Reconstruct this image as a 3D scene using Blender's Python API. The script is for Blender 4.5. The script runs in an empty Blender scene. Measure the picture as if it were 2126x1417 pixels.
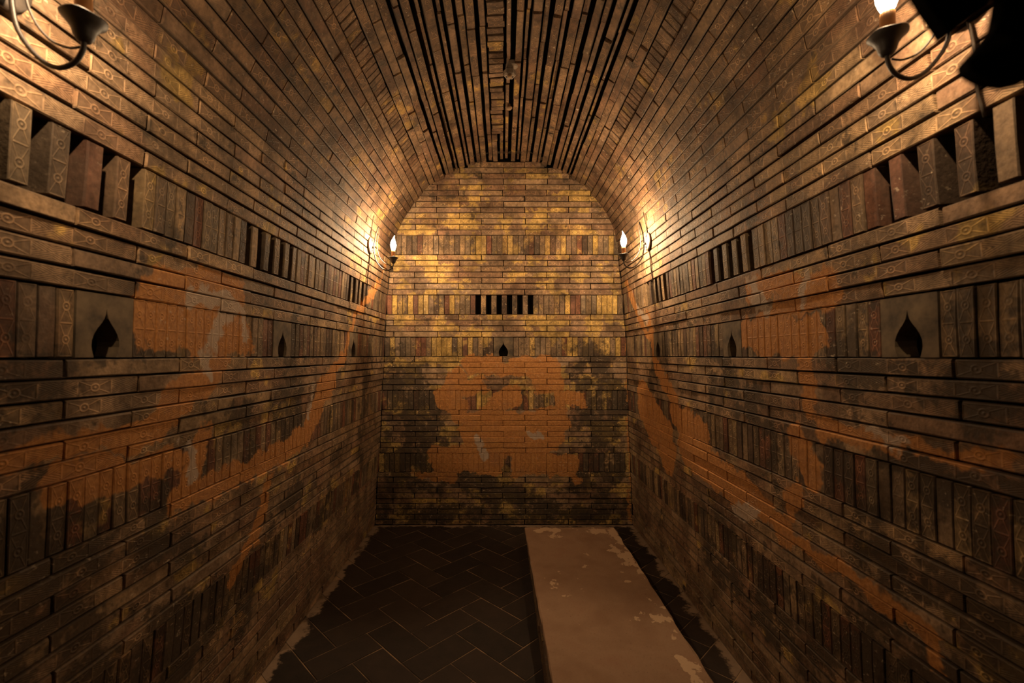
import bpy, bmesh, math, random
from mathutils import Vector, Matrix

random.seed(7)
R = random.random
U = random.uniform
SC = bpy.context.scene
COL = SC.collection

# ------------------------------------------------------------------ camera
F = 945.0                 # focal length in pixels of the 2126 x 1417 frame
VX, VY = 1045.0, 738.0    # vanishing point of the chamber's long axis
EYE = 1.467               # eye height above the floor
D = 3.9375                # distance from the eye to the back wall
S = 240.0                 # pixels per metre on the back wall

cam_data = bpy.data.cameras.new('camera')
cam_data.sensor_width = 36.0
cam_data.lens = 36.0 * F / 2126.0
cam_data.shift_x = (1063.0 - VX) / 2126.0
cam_data.shift_y = (VY - 708.5) / 2126.0
cam_data.clip_start = 0.02
cam_data.dof.use_dof = True
cam_data.dof.focus_distance = 3.3
cam_data.dof.aperture_fstop = 3.2
cam = bpy.data.objects.new('camera', cam_data)
cam.location = (0, 0, EYE)
cam.rotation_euler = (math.pi / 2, 0, 0)
COL.objects.link(cam)
SC.camera = cam

# ------------------------------------------------------------------ world, exposure
world = bpy.data.worlds.new('dark_passage')
SC.world = world
world.use_nodes = True
world.node_tree.nodes['Background'].inputs[0].default_value = (0.010, 0.006, 0.003, 1)
world.node_tree.nodes['Background'].inputs[1].default_value = 0.15
SC.view_settings.view_transform = 'Standard'
SC.view_settings.look = 'None'
SC.view_settings.exposure = 0.0
SC.view_settings.gamma = 1.0
SC.view_settings.use_curve_mapping = False
SC.cycles.max_bounces = 4
SC.cycles.diffuse_bounces = 2
SC.cycles.glossy_bounces = 2
SC.cycles.use_denoising = True
SC.cycles.use_adaptive_sampling = True
SC.cycles.adaptive_threshold = 0.04
SC.cycles.adaptive_min_samples = 16
SC.cycles.sample_clamp_indirect = 4.0
SC.cycles.caustics_reflective = False
SC.cycles.caustics_refractive = False

BULB_W_BACK = 47.0
BULB_W_FRONT = 15.0
BULB_COL = (1.0, 0.68, 0.38)

# ------------------------------------------------------------------ wall outline, read on the back wall
def m(px, py):
    return ((px - VX) / S, (VY - py) / S + EYE)

LEFT = [(779, 1089), (783.8, 989), (789.3, 929), (792.6, 850), (794, 811), (796.8, 774), (799, 701), (801.7, 652.5),
        (804.6, 612), (808, 580), (812, 528), (817.5, 500), (825, 480.9), (831.4, 468.9), (837, 456.9), (843.4, 447),
        (851.1, 437.8), (857.5, 428), (863.8, 418.8), (871.6, 410.3), (879.4, 401.8), (894.2, 386.3), (903.3, 380.4),
        (913.9, 374.3), (921.7, 368.7), (940, 358.8), (957.7, 349.5), (971.8, 344), (1002.8, 336.6), (1047, 334)]
RIGHT = [(1313.5, 1089), (1309.8, 978), (1305.2, 883), (1304.4, 849), (1302.6, 797), (1301.6, 761), (1299.5, 700),
         (1295, 652.5), (1291.7, 612), (1289.6, 587), (1286.8, 563), (1284, 528), (1279, 496), (1272, 469), (1256, 438.5),
         (1238, 415.5), (1226, 403), (1211, 388), (1189, 371), (1165, 357.5), (1142, 347), (1096, 336), (1047, 334)]
PROF = {'left': [m(*p) for p in LEFT], 'right': [m(*p) for p in RIGHT]}

def x_at(side, h):
    P = PROF[side]
    for a, b in zip(P, P[1:]):
        if a[1] <= h <= b[1]:
            t = (h - a[1]) / (b[1] - a[1] + 1e-9)
            return a[0] + (b[0] - a[0]) * t
    return P[0][0] if h < P[0][1] else P[-1][0]

def hpx(py):
    return (VY - py) / S + EYE

def side_pt(side, px, py):
    """image point lying on a side wall / vault -> (depth, height)"""
    dx, dy = abs(px - VX), VY - py
    sg = 1 if side == 'right' else -1
    P = [(abs(x), h - EYE) for x, h in PROF[side]]
    for a, b in zip(P, P[1:]):
        fa, fb = a[0] * dy - a[1] * dx, b[0] * dy - b[1] * dx
        if fa == fb:
            continue
        t = fa / (fa - fb)
        if 0 <= t <= 1:
            X = a[0] + (b[0] - a[0]) * t
            hh = a[1] + (b[1] - a[1]) * t
            z = F * X / max(dx, 1e-6)
            return z, hh + EYE
    X = P[0][0]
    z = F * X / max(dx, 1e-6)
    return z, dy * z / F + EYE

def project(p):
    x, y, z = p
    if y < 0.05:
        return None
    return VX + F * x / y, VY - F * (z - EYE) / y

def in_frame(pts, mx=60):
    q = [project(p) for p in pts]
    q = [a for a in q if a]
    if not q:
        return False
    xs = [a[0] for a in q]; ys = [a[1] for a in q]
    return max(xs) > -mx and min(xs) < 2126 + mx and max(ys) > -mx and min(ys) < 1417 + mx

# ------------------------------------------------------------------ node helpers
class N:
    def __init__(self, nt):
        self.nt = nt
    def new(self, kind, **kw):
        n = self.nt.nodes.new(kind)
        for k, v in kw.items():
            setattr(n, k, v)
        return n
    def put(self, sock, v):
        if v is None:
            return
        if isinstance(v, bpy.types.NodeSocket):
            self.nt.links.new(v, sock)
        elif isinstance(v, (tuple, list)):
            v = tuple(v)
            if sock.type == 'RGBA' and len(v) == 3:
                v = v + (1.0,)
            sock.default_value = v
        else:
            sock.default_value = v
    def math(self, op, a, b=None, c=None, clamp=False):
        n = self.new('ShaderNodeMath', operation=op, use_clamp=clamp)
        self.put(n.inputs[0], a); self.put(n.inputs[1], b)
        if c is not None:
            self.put(n.inputs[2], c)
        return n.outputs[0]
    def vmath(self, op, a, b=None, scale=None):
        n = self.new('ShaderNodeVectorMath', operation=op)
        self.put(n.inputs[0], a); self.put(n.inputs[1], b)
        if scale is not None:
            self.put(n.inputs['Scale'], scale)
        return n.outputs['Value'] if op in ('LENGTH', 'DOT_PRODUCT', 'DISTANCE') else n.outputs[0]
    def mix(self, f, a, b, blend='MIX'):
        n = self.new('ShaderNodeMix', data_type='RGBA', blend_type=blend)
        self.put(n.inputs[0], f); self.put(n.inputs[6], a); self.put(n.inputs[7], b)
        return n.outputs[2]
    def fmix(self, f, a, b):
        n = self.new('ShaderNodeMix', data_type='FLOAT')
        self.put(n.inputs[0], f); self.put(n.inputs[2], a); self.put(n.inputs[3], b)
        return n.outputs[0]
    def noise(self, vec, scale, detail=2.0, rough=0.5, color=False):
        n = self.new('ShaderNodeTexNoise')
        self.put(n.inputs['Vector'], vec)
        n.inputs['Scale'].default_value = scale
        n.inputs['Detail'].default_value = detail
        n.inputs['Roughness'].default_value = rough
        return n.outputs['Color' if color else 'Fac']
    def step(self, x, lo, hi):
        n = self.new('ShaderNodeMapRange', interpolation_type='SMOOTHSTEP')
        self.put(n.inputs[0], x); self.put(n.inputs[1], lo); self.put(n.inputs[2], hi)
        n.inputs[3].default_value = 0.0; n.inputs[4].default_value = 1.0
        return n.outputs[0]
    def ramp(self, f, stops, interp='LINEAR'):
        n = self.new('ShaderNodeValToRGB')
        cr = n.color_ramp
        cr.interpolation = interp
        while len(cr.elements) < len(stops):
            cr.elements.new(0.5)
        for e, (p, c) in zip(cr.elements, stops):
            e.position = p; e.color = (*c, 1)
        self.put(n.inputs[0], f)
        return n.outputs[0]

def new_mat(name):
    mt = bpy.data.materials.new(name)
    mt.use_nodes = True
    mt.node_tree.nodes.clear()
    n = N(mt.node_tree)
    out = n.new('ShaderNodeOutputMaterial')
    bs = n.new('ShaderNodeBsdfPrincipled')
    mt.node_tree.links.new(bs.outputs[0], out.inputs[0])
    return mt, n, bs

def group_capsule():
    g = bpy.data.node_groups.new('patch_distance', 'ShaderNodeTree')
    for nm, ty in (('P', 'NodeSocketVector'), ('A', 'NodeSocketVector'), ('BA', 'NodeSocketVector'),
                   ('Inv', 'NodeSocketFloat'), ('R', 'NodeSocketFloat'), ('Prev', 'NodeSocketFloat')):
        g.interface.new_socket(nm, in_out='INPUT', socket_type=ty)
    g.interface.new_socket('D', in_out='OUTPUT', socket_type='NodeSocketFloat')
    n = N(g)
    i = n.new('NodeGroupInput'); o = n.new('NodeGroupOutput')
    pa = n.vmath('SUBTRACT', i.outputs['P'], i.outputs['A'])
    h = n.math('MULTIPLY', n.vmath('DOT_PRODUCT', pa, i.outputs['BA']), i.outputs['Inv'], clamp=True)
    q = n.vmath('SCALE', i.outputs['BA'], scale=h)
    d = n.math('SUBTRACT', n.vmath('DISTANCE', pa, q), i.outputs['R'])
    g.links.new(n.math('MINIMUM', d, i.outputs['Prev']), o.inputs[0])
    return g

def group_pattern():
    """stamped brick relief: hourglass-and-ring panels alternating with hatched cross panels"""
    g = bpy.data.node_groups.new('stamped_relief', 'ShaderNodeTree')
    g.interface.new_socket('UV', in_out='INPUT', socket_type='NodeSocketVector')
    g.interface.new_socket('H', in_out='OUTPUT', socket_type='NodeSocketFloat')
    n = N(g)
    i = n.new('NodeGroupInput'); o = n.new('NodeGroupOutput')
    sp = n.new('ShaderNodeSeparateXYZ'); g.links.new(i.outputs[0], sp.inputs[0])
    t = n.math('DIVIDE', sp.outputs[0], 0.095)
    fr = n.math('FRACT', t)
    par = n.math('FLOOR', n.math('MULTIPLY', n.math('FRACT', n.math('MULTIPLY', t, 0.5)), 2.0))
    p = n.math('SUBTRACT', n.math('MULTIPLY', fr, 2.0), 1.0)
    q = n.math('SUBTRACT', n.math('MULTIPLY', sp.outputs[1], 2.0), 1.0)
    a = n.math('ABSOLUTE', p); b = n.math('ABSOLUTE', n.math('MULTIPLY', q, 1.12))
    df = n.math('SUBTRACT', a, b)
    ad = n.math('ABSOLUTE', df)
    xl = n.math('SUBTRACT', 1.0, n.step(ad, 0.05, 0.12))
    r = n.math('SQRT', n.math('ADD', n.math('POWER', n.math('MULTIPLY', a, 2.1), 2.0), n.math('POWER', b, 2.0)))
    ring = n.math('SUBTRACT', 1.0, n.step(n.math('ABSOLUTE', n.math('SUBTRACT', r, 0.5)), 0.06, 0.15))
    dot = n.math('SUBTRACT', 1.0, n.step(r, 0.08, 0.2))
    circ = n.math('MAXIMUM', n.math('MAXIMUM', n.math('MULTIPLY', xl, n.step(r, 0.42, 0.5)), ring), dot)
    hatch = n.step(n.math('SINE', n.math('MULTIPLY', n.math('ADD', df, 0.07), 22.0)), -0.35, 0.45)
    body = n.fmix(par, circ, hatch)
    edge = n.math('MAXIMUM', n.step(a, 0.93, 0.975), 0.0)
    inside = n.math('SUBTRACT', 1.0, n.step(n.math('ABSOLUTE', q), 0.80, 0.88))
    rim = n.math('MULTIPLY', n.step(n.math('ABSOLUTE', q), 0.84, 0.9), 0.75)
    hgt = n.math('MAXIMUM', n.math('MULTIPLY', n.math('MAXIMUM', body, edge), inside), rim)
    g.links.new(hgt, o.inputs[0])
    return g

G_CAP = group_capsule()
G_PAT = group_pattern()

def capsules(n, P, caps):
    prev = 9.0
    for (ax, ay, bx, by, r) in caps:
        gnode = n.new('ShaderNodeGroup'); gnode.node_tree = G_CAP
        ba = (bx - ax, by - ay, 0)
        ln = ba[0] ** 2 + ba[1] ** 2
        n.put(gnode.inputs['P'], P)
        n.put(gnode.inputs['A'], (ax, ay, 0)); n.put(gnode.inputs['BA'], ba)
        n.put(gnode.inputs['Inv'], 1.0 / max(ln, 1e-6)); n.put(gnode.inputs['R'], r)
        n.put(gnode.inputs['Prev'], prev)
        prev = gnode.outputs[0]
    return prev

def conv_side(side, lst):
    out = []
    for (x1, y1, x2, y2, r) in lst:
        a = side_pt(side, x1, y1); b = side_pt(side, x2, y2)
        out.append((*a, *b, r * 0.5 * (a[0] + b[0]) / F))
    return out

def conv_back(lst):
    return [(*m(a, b), *m(c, d), r / S) for (a, b, c, d, r) in lst]

CLAY = {
 'left': conv_side('left', [(330, 590, 492, 600, 36), (310, 655, 475, 690, 50), (485, 620, 512, 715, 24), (300, 705, 500, 715, 24),
    (455, 750, 425, 800, 28), (400, 800, 330, 880, 34), (300, 905, 20, 945, 26), (360, 965, 130, 1000, 34), (420, 900, 390, 1000, 30),
    (785, 590, 742, 650, 11), (737, 655, 717, 740, 9), (715, 740, 662, 800, 13), (690, 790, 640, 880, 24), (640, 900, 560, 955, 24),
    (600, 930, 440, 1010, 24), (560, 1000, 532, 1110, 14), (450, 1000, 370, 1040, 24), (800, 540, 790, 590, 5), (520, 1120, 480, 1200, 12)]),
 'right': conv_side('right', [(1300, 590, 1345, 700, 10), (1345, 660, 1362, 760, 14), (1362, 760, 1400, 830, 17), (1335, 830, 1385, 930, 46),
    (1400, 860, 1460, 900, 27), (1420, 925, 1560, 1040, 38), (1560, 1040, 1640, 1110, 27), (1640, 1110, 1760, 1195, 18),
    (1780, 1200, 1925, 1315, 20), (1925, 1330, 1950, 1390, 14), (1560, 600, 1725, 590, 26), (1600, 645, 1725, 622, 18),
    (1550, 690, 1690, 700, 38), (1667, 740, 1682, 850, 20), (1645, 900, 1690, 990, 24), (1700, 885, 1800, 915, 20), (1800, 912, 2090, 960, 18),
    (1655, 1010, 1640, 1060, 20)]),
 'back': conv_back([(980, 758, 1145, 762, 20), (1135, 780, 1148, 880, 32), (945, 790, 925, 828, 24), (915, 820, 1000, 800, 18),
    (945, 835, 955, 860, 18), (1015, 848, 1065, 822, 20), (950, 868, 1160, 868, 14), (985, 900, 1140, 903, 32), (900, 936, 1130, 938, 12),
    (915, 962, 1185, 965, 22), (865, 984, 940, 990, 9), (1180, 975, 1195, 995, 10), (1165, 825, 1195, 830, 18), (1303, 700, 1310, 1080, 3)]),
 'ceiling': [],
}
HOLE = {
 'left': [], 'right': [], 'ceiling': [],
 'back': conv_back([(988, 832, 1000, 836, 10), (1098, 832, 1142, 832, 13), (1050, 958, 1056, 980, 10), (1010, 800, 1050, 790, 9), (1045, 725, 1045, 738, 13)]),
}
GREY = {
 'left': conv_side('left', [(405, 622, 490, 632, 18), (480, 645, 440, 710, 17), (425, 735, 432, 775, 16), (502, 640, 507, 700, 10), (385, 920, 400, 985, 14), (650, 800, 640, 860, 8)]),
 'right': conv_side('right', [(1560, 590, 1585, 650, 14), (1680, 565, 1668, 615, 14), (1800, 900, 1870, 925, 10), (1525, 1055, 1575, 1070, 14), (1325, 640, 1345, 665, 6)]),
 'back': conv_back([(995, 915, 1010, 950, 9), (1100, 900, 1120, 905, 6)]),
 'ceiling': [],
}
SOOT_SHADE = {  # soot patches, and painted darkness for the dim lower walls and corners
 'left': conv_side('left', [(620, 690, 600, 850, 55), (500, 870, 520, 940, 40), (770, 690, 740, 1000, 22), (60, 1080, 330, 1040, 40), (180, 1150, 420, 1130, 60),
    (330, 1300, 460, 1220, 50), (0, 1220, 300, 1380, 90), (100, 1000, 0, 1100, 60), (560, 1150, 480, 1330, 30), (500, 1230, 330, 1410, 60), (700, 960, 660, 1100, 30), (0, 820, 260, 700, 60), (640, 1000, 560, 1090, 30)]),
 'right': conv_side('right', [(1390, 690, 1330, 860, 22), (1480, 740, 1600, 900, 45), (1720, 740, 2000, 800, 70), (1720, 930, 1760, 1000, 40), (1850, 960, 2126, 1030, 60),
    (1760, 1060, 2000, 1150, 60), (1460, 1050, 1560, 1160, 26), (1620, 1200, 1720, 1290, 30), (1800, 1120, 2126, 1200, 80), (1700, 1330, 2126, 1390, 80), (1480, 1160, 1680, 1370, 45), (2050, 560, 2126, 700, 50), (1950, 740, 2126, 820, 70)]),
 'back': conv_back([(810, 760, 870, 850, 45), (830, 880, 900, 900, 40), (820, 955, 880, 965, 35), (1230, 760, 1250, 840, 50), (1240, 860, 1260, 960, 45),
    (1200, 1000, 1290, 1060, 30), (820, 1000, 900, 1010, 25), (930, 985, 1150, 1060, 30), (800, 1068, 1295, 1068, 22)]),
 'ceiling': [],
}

def brick_material(name, where, soldier, box=None):
    # box = (u0, u1, v0, v1) on the wall: only the stains and painted shade that reach it need evaluating
    def near_box(lst):
        if box is None:
            return lst
        keep = []
        for (ax, ay, bx, by, rr) in lst:
            m_ = rr + 0.36
            if max(ax, bx) + m_ > box[0] and min(ax, bx) - m_ < box[1] and max(ay, by) + m_ > box[2] and min(ay, by) - m_ < box[3]:
                keep.append((ax, ay, bx, by, rr))
        return keep
    soot_shades, clays, greys, holes = near_box(SOOT_SHADE[where]), near_box(CLAY[where]), near_box(GREY[where]), near_box(HOLE[where])
    mt, n, bs = new_mat(name)
    geo = n.new('ShaderNodeNewGeometry')
    pos = geo.outputs['Position']
    info = n.new('ShaderNodeObjectInfo')
    rnd = n.math('FRACT', n.math('ADD', info.outputs['Random'], geo.outputs['Random Per Island']))
    rnd2 = n.math('FRACT', n.math('MULTIPLY', rnd, 17.31))
    rnd3 = n.math('FRACT', n.math('MULTIPLY', rnd, 41.7))
    uv = n.new('ShaderNodeUVMap')
    pat = n.new('ShaderNodeGroup'); pat.node_tree = G_PAT
    n.put(pat.inputs[0], uv.outputs[0])
    H = pat.outputs[0]
    mid = n.noise(pos, 7.0, 3.0, 0.65)
    fine = n.noise(pos, 70.0, 2.0, 0.65)
    big = n.noise(pos, 2.6, 1.0, 0.55)
    # stretched grain along the brick
    if soldier:
        bw = where == 'back'
        tones = [(0.0, (0.15, 0.103, 0.066)), (0.14, (0.20, 0.14, 0.09)), (0.27, (0.075, 0.048, 0.033)), (0.38, (0.43, 0.285, 0.09) if bw else (0.235, 0.165, 0.092)),
                 (0.50, (0.16, 0.117, 0.077)), (0.60, (0.15, 0.066, 0.040)), (0.72, (0.38, 0.26, 0.10) if bw else (0.20, 0.135, 0.080)), (0.80, (0.10, 0.071, 0.050)),
                 (0.88, (0.24, 0.162, 0.092)), (0.95, (0.12, 0.058, 0.039))]
        col = n.ramp(rnd, tones, 'CONSTANT')
    else:
        tones = [(0.0, (0.205, 0.135, 0.088)), (0.25, (0.25, 0.172, 0.112)), (0.5, (0.170, 0.102, 0.064)), (0.75, (0.265, 0.182, 0.108)), (1.0, (0.21, 0.126, 0.080))]
        col = n.ramp(rnd, tones)
    # ochre wash and plum wash
    oc_lo = {'back': 0.50, 'left': 0.61, 'right': 0.62, 'ceiling': 0.62}[where] + (0.05 if soldier else 0.0)
    och = n.noise(n.vmath('ADD', pos, (3.1, 7.7, 1.3)), 5.0, 3.0, 0.65)
    och = n.step(n.math('ADD', och, n.math('MULTIPLY', n.math('SUBTRACT', rnd2, 0.5), 0.16)), oc_lo, oc_lo + 0.06)
    col = n.mix(n.math('MULTIPLY', och, 0.55 if soldier else 0.8), col, (0.42, 0.285, 0.095))
    plum = n.noise(n.vmath('ADD', pos, (9.1, 2.7, 4.3)), 3.2, 2.0, 0.55)
    plum = n.step(n.math('ADD', plum, n.math('MULTIPLY', n.math('SUBTRACT', rnd3, 0.5), 0.14)), 0.56, 0.62)
    col = n.mix(n.math('MULTIPLY', plum, 0.4 if soldier else 0.7), col, (0.15, 0.085, 0.055))
    # overall mottling
    col = n.mix(1.0, col, n.ramp(mid, [(0.32, (0.42, 0.40, 0.37)), (0.5, (0.92, 0.92, 0.92)), (0.68, (1.45, 1.42, 1.36))]), 'MULTIPLY')
    col = n.mix(1.0, col, n.ramp(fine, [(0.3, (0.68, 0.66, 0.63)), (0.7, (1.22, 1.22, 1.20))]), 'MULTIPLY')
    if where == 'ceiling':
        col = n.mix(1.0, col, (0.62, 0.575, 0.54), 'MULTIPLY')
    # wall coordinates for stains and painted shade that have their own shape
    sp = n.new('ShaderNodeSeparateXYZ'); n.put(sp.inputs[0], pos)
    cb = n.new('ShaderNodeCombineXYZ')
    n.put(cb.inputs[0], sp.outputs[0 if where == 'back' else 1]); n.put(cb.inputs[1], sp.outputs[2])
    w1 = n.vmath('SUBTRACT', n.noise(pos, 9.0, 3.0, 0.65, color=True), (0.5, 0.5, 0.5))
    P = n.vmath('ADD', cb.outputs[0], n.vmath('MULTIPLY', w1, (0.17, 0.17, 0.0)))
    # soot, plus low-wall and corner shade painted into the brick colour
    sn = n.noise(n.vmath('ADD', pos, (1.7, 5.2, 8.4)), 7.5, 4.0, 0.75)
    soot_shade_bias = 0.0
    if soot_shades:
        ds = capsules(n, P, soot_shades)
        soot_shade_bias = n.math('MULTIPLY', n.math('SUBTRACT', 1.0, n.step(ds, -0.09, 0.09)), 0.17)
    sm = n.step(n.math('ADD', sn, soot_shade_bias), 0.57, 0.67)
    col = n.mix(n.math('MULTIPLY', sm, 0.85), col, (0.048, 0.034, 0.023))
    # bare clay render and grey lime
    plaster = None
    if clays:
        dc = capsules(n, P, clays)
        if holes:
            dh = capsules(n, P, holes)
            dc = n.math('MAXIMUM', dc, n.math('MULTIPLY', dh, -1.0))
        plaster = n.math('SUBTRACT', 1.0, n.step(dc, -0.006, 0.008))
        clay = n.mix(n.step(fine, 0.35, 0.65), (0.305, 0.130, 0.038), (0.425, 0.192, 0.060))
        clay = n.mix(n.math('MULTIPLY', n.step(mid, 0.5, 0.75), 0.5), clay, (0.24, 0.12, 0.06))
        col = n.mix(n.math('MULTIPLY', plaster, 0.93), col, clay)
    if greys:
        dg = capsules(n, P, greys)
        gm = n.math('SUBTRACT', 1.0, n.step(dg, -0.006, 0.008))
        col = n.mix(n.math('MULTIPLY', gm, 0.88), col, n.mix(fine, (0.29, 0.225, 0.175), (0.44, 0.35, 0.28)))
    # scratches and chips
    ch = n.noise(n.vmath('MULTIPLY', pos, (1.0, 1.0, 1.6)), 42.0, 3.0, 0.75)
    chm = n.math('MULTIPLY', n.step(ch, 0.615, 0.70), n.step(big, 0.42, 0.60))
    col = n.mix(n.math('MULTIPLY', chm, 0.65), col, (0.50, 0.40, 0.29))
    # stamped relief, worn away on some bricks
    wear = n.math('MULTIPLY', n.step(rnd2, 0.10, 0.35), n.step(mid, 0.30, 0.52))
    if plaster is not None:
        wear = n.math('MULTIPLY', wear, n.math('SUBTRACT', 1.0, n.math('MULTIPLY', plaster, 0.65)))
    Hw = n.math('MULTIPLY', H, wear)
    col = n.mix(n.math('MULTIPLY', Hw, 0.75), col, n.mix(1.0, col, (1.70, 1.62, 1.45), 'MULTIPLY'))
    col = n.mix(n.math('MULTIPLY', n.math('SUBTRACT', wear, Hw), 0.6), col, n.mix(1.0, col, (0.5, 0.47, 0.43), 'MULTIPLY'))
    # grime gathered on the arrises beside the joints
    su = n.new('ShaderNodeSeparateXYZ'); n.put(su.inputs[0], uv.outputs[0])
    ar = n.step(n.math('ABSOLUTE', n.math('SUBTRACT', n.math('MULTIPLY', su.outputs[1], 2.0), 1.0)), 0.89, 1.0)
    ar = n.math('MULTIPLY', ar, n.step(mid, 0.30, 0.5))
    if plaster is not None:
        ar = n.math('MULTIPLY', ar, n.math('SUBTRACT', 1.0, plaster))
    col = n.mix(n.math('MULTIPLY', ar, 0.62), col, (0.030, 0.022, 0.016))
    n.put(bs.inputs['Base Color'], col)
    n.put(bs.inputs['Roughness'], n.fmix(fine, 0.62, 0.9))
    bs.inputs['Specular IOR Level'].default_value = 0.25
    hh = n.math('ADD', n.math('MULTIPLY', H, n.step(rnd2, 0.10, 0.35)), n.math('MULTIPLY', fine, 0.6))
    bp = n.new('ShaderNodeBump')
    bp.inputs['Strength'].default_value = 0.8
    bp.inputs['Distance'].default_value = 0.0028
    n.put(bp.inputs['Height'], hh)
    n.put(bs.inputs['Normal'], bp.outputs[0])
    return mt

MAT = {}
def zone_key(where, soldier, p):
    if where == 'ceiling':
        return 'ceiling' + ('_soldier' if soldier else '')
    a = p.x if where == 'back' else p.y
    za, zb = math.floor(a / 0.5), math.floor(p.z / 0.5)
    key = (where, soldier, za, zb)
    if key not in MAT:
        box = (za * 0.5 - 0.2, za * 0.5 + 0.7, zb * 0.5 - 0.1, zb * 0.5 + 0.6)
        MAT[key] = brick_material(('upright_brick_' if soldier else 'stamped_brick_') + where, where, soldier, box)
    return key
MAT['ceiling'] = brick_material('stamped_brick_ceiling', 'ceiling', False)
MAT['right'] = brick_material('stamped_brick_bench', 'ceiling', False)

def simple_mat(name, c1, c2, scale=20.0, rough=0.7, metal=0.0, bump=0.0, spec=0.3):
    mt, n, bs = new_mat(name)
    geo = n.new('ShaderNodeNewGeometry')
    f = n.noise(geo.outputs['Position'], scale, 4.0, 0.6)
    n.put(bs.inputs['Base Color'], n.ramp(f, [(0.35, c1), (0.65, c2)]))
    bs.inputs['Roughness'].default_value = rough
    bs.inputs['Metallic'].default_value = metal
    bs.inputs['Specular IOR Level'].default_value = spec
    if bump:
        bp = n.new('ShaderNodeBump'); bp.inputs['Distance'].default_value = bump
        n.put(bp.inputs['Height'], f); n.put(bs.inputs['Normal'], bp.outputs[0])
    return mt

M_CORE = simple_mat('dark_joint_earth', (0.030, 0.022, 0.015), (0.055, 0.038, 0.024), 15, 0.95)
M_IRON = simple_mat('black_iron', (0.018, 0.014, 0.012), (0.035, 0.027, 0.022), 60, 0.5, 0.0, 0.0004, 0.5)
M_PLATE = simple_mat('grey_painted_iron', (0.10, 0.085, 0.07), (0.16, 0.13, 0.11), 50, 0.4, 0.0, 0.0003, 0.5)
M_WAX = simple_mat('amber_candle_sleeve', (0.34, 0.15, 0.05), (0.42, 0.20, 0.07), 30, 0.55)
M_BLACK = simple_mat('matt_black', (0.004, 0.0035, 0.003), (0.007, 0.006, 0.005), 40, 0.95, 0.0, 0.0, 0.05)  # near-black for the unidentified shape at top right
M_CORD = simple_mat('dark_cord', (0.03, 0.022, 0.016), (0.05, 0.035, 0.025), 60, 0.8)
M_SENSOR = simple_mat('dusty_grey_plastic', (0.13, 0.10, 0.075), (0.22, 0.17, 0.13), 40, 0.8, 0.0, 0.0005)
M_DARK = simple_mat('dark_socket', (0.015, 0.012, 0.01), (0.02, 0.016, 0.013), 30, 0.9)
M_NICHE = simple_mat('niche_grey_tile', (0.045, 0.034, 0.025), (0.16, 0.115, 0.07), 13, 0.8, 0.0, 0.001)

def floor_tile_mat():
    mt, n, bs = new_mat('floor_tile')
    geo = n.new('ShaderNodeNewGeometry'); pos = geo.outputs['Position']
    info = n.new('ShaderNodeObjectInfo')
    f = n.noise(pos, 12, 4, 0.6)
    col = n.ramp(n.math('ADD', n.math('MULTIPLY', f, 0.6), n.math('MULTIPLY', info.outputs['Random'], 0.4)),
                 [(0.25, (0.012, 0.0075, 0.005)), (0.75, (0.028, 0.017, 0.011))])
    # lime dirt swept up against the foot of the walls
    sp = n.new('ShaderNodeSeparateXYZ'); n.put(sp.inputs[0], pos)
    ex = n.math('ABSOLUTE', n.math('SUBTRACT', sp.outputs[0], 0.006))
    e = n.math('MAXIMUM', n.math('SUBTRACT', ex, 1.105), n.math('SUBTRACT', sp.outputs[1], D))
    e = n.math('ADD', e, n.math('MULTIPLY', n.noise(pos, 6, 5, 0.7), 0.26))
    dirt = n.step(e, 0.085, 0.115)
    sp2 = n.step(n.noise(pos, 16, 5, 0.7), 0.71, 0.74)
    dirt = n.math('MAXIMUM', dirt, n.math('MULTIPLY', sp2, 0.7))
    col = n.mix(dirt, col, n.mix(f, (0.12, 0.078, 0.05), (0.24, 0.165, 0.11)))
    n.put(bs.inputs['Base Color'], col)
    bs.inputs['Roughness'].default_value = 0.75
    bs.inputs['Specular IOR Level'].default_value = 0.2
    bp = n.new('ShaderNodeBump'); bp.inputs['Distance'].default_value = 0.0015
    n.put(bp.inputs['Height'], n.noise(pos, 60, 4, 0.6)); n.put(bs.inputs['Normal'], bp.outputs[0])
    return mt
M_TILE = floor_tile_mat()
M_GROUT = simple_mat('tan_grout', (0.035, 0.022, 0.014), (0.27, 0.17, 0.095), 6, 0.9, 0.0, 0.001)

def bench_mat():
    mt, n, bs = new_mat('bench_render')
    geo = n.new('ShaderNodeNewGeometry'); pos = geo.outputs['Position']
    a = n.noise(pos, 3.5, 5, 0.6); b = n.noise(pos, 120, 3, 0.6)
    col = n.ramp(a, [(0.35, (0.215, 0.128, 0.080)), (0.55, (0.265, 0.168, 0.108)), (0.7, (0.245, 0.140, 0.090))])
    col = n.mix(n.math('MULTIPLY', b, 0.35), col, (0.15, 0.09, 0.05))
    col = n.mix(n.math('MULTIPLY', n.step(b, 0.66, 0.72), 0.5), col, (0.07, 0.04, 0.025))
    sp = n.new('ShaderNodeSeparateXYZ'); n.put(sp.inputs[0], pos)
    edge = n.math('MAXIMUM', n.step(sp.outputs[0], 0.62, 0.84), n.step(sp.outputs[1], 3.15, 3.47))
    c = n.noise(n.vmath('MULTIPLY', pos, (1.0, 0.8, 1.0)), 8.5, 4, 0.6)
    chip = n.step(n.math('ADD', c, n.math('MULTIPLY', edge, 0.145)), 0.655, 0.68)
    col = n.mix(n.math('MULTIPLY', chip, 0.8), col, (0.47, 0.33, 0.21))
    n.put(bs.inputs['Base Color'], col)
    bs.inputs['Roughness'].default_value = 0.9
    bs.inputs['Specular IOR Level'].default_value = 0.15
    bp = n.new('ShaderNodeBump'); bp.inputs['Distance'].default_value = 0.002
    n.put(bp.inputs['Height'], n.math('ADD', n.math('MULTIPLY', chip, -0.7), b)); n.put(bs.inputs['Normal'], bp.outputs[0])
    return mt
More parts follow.
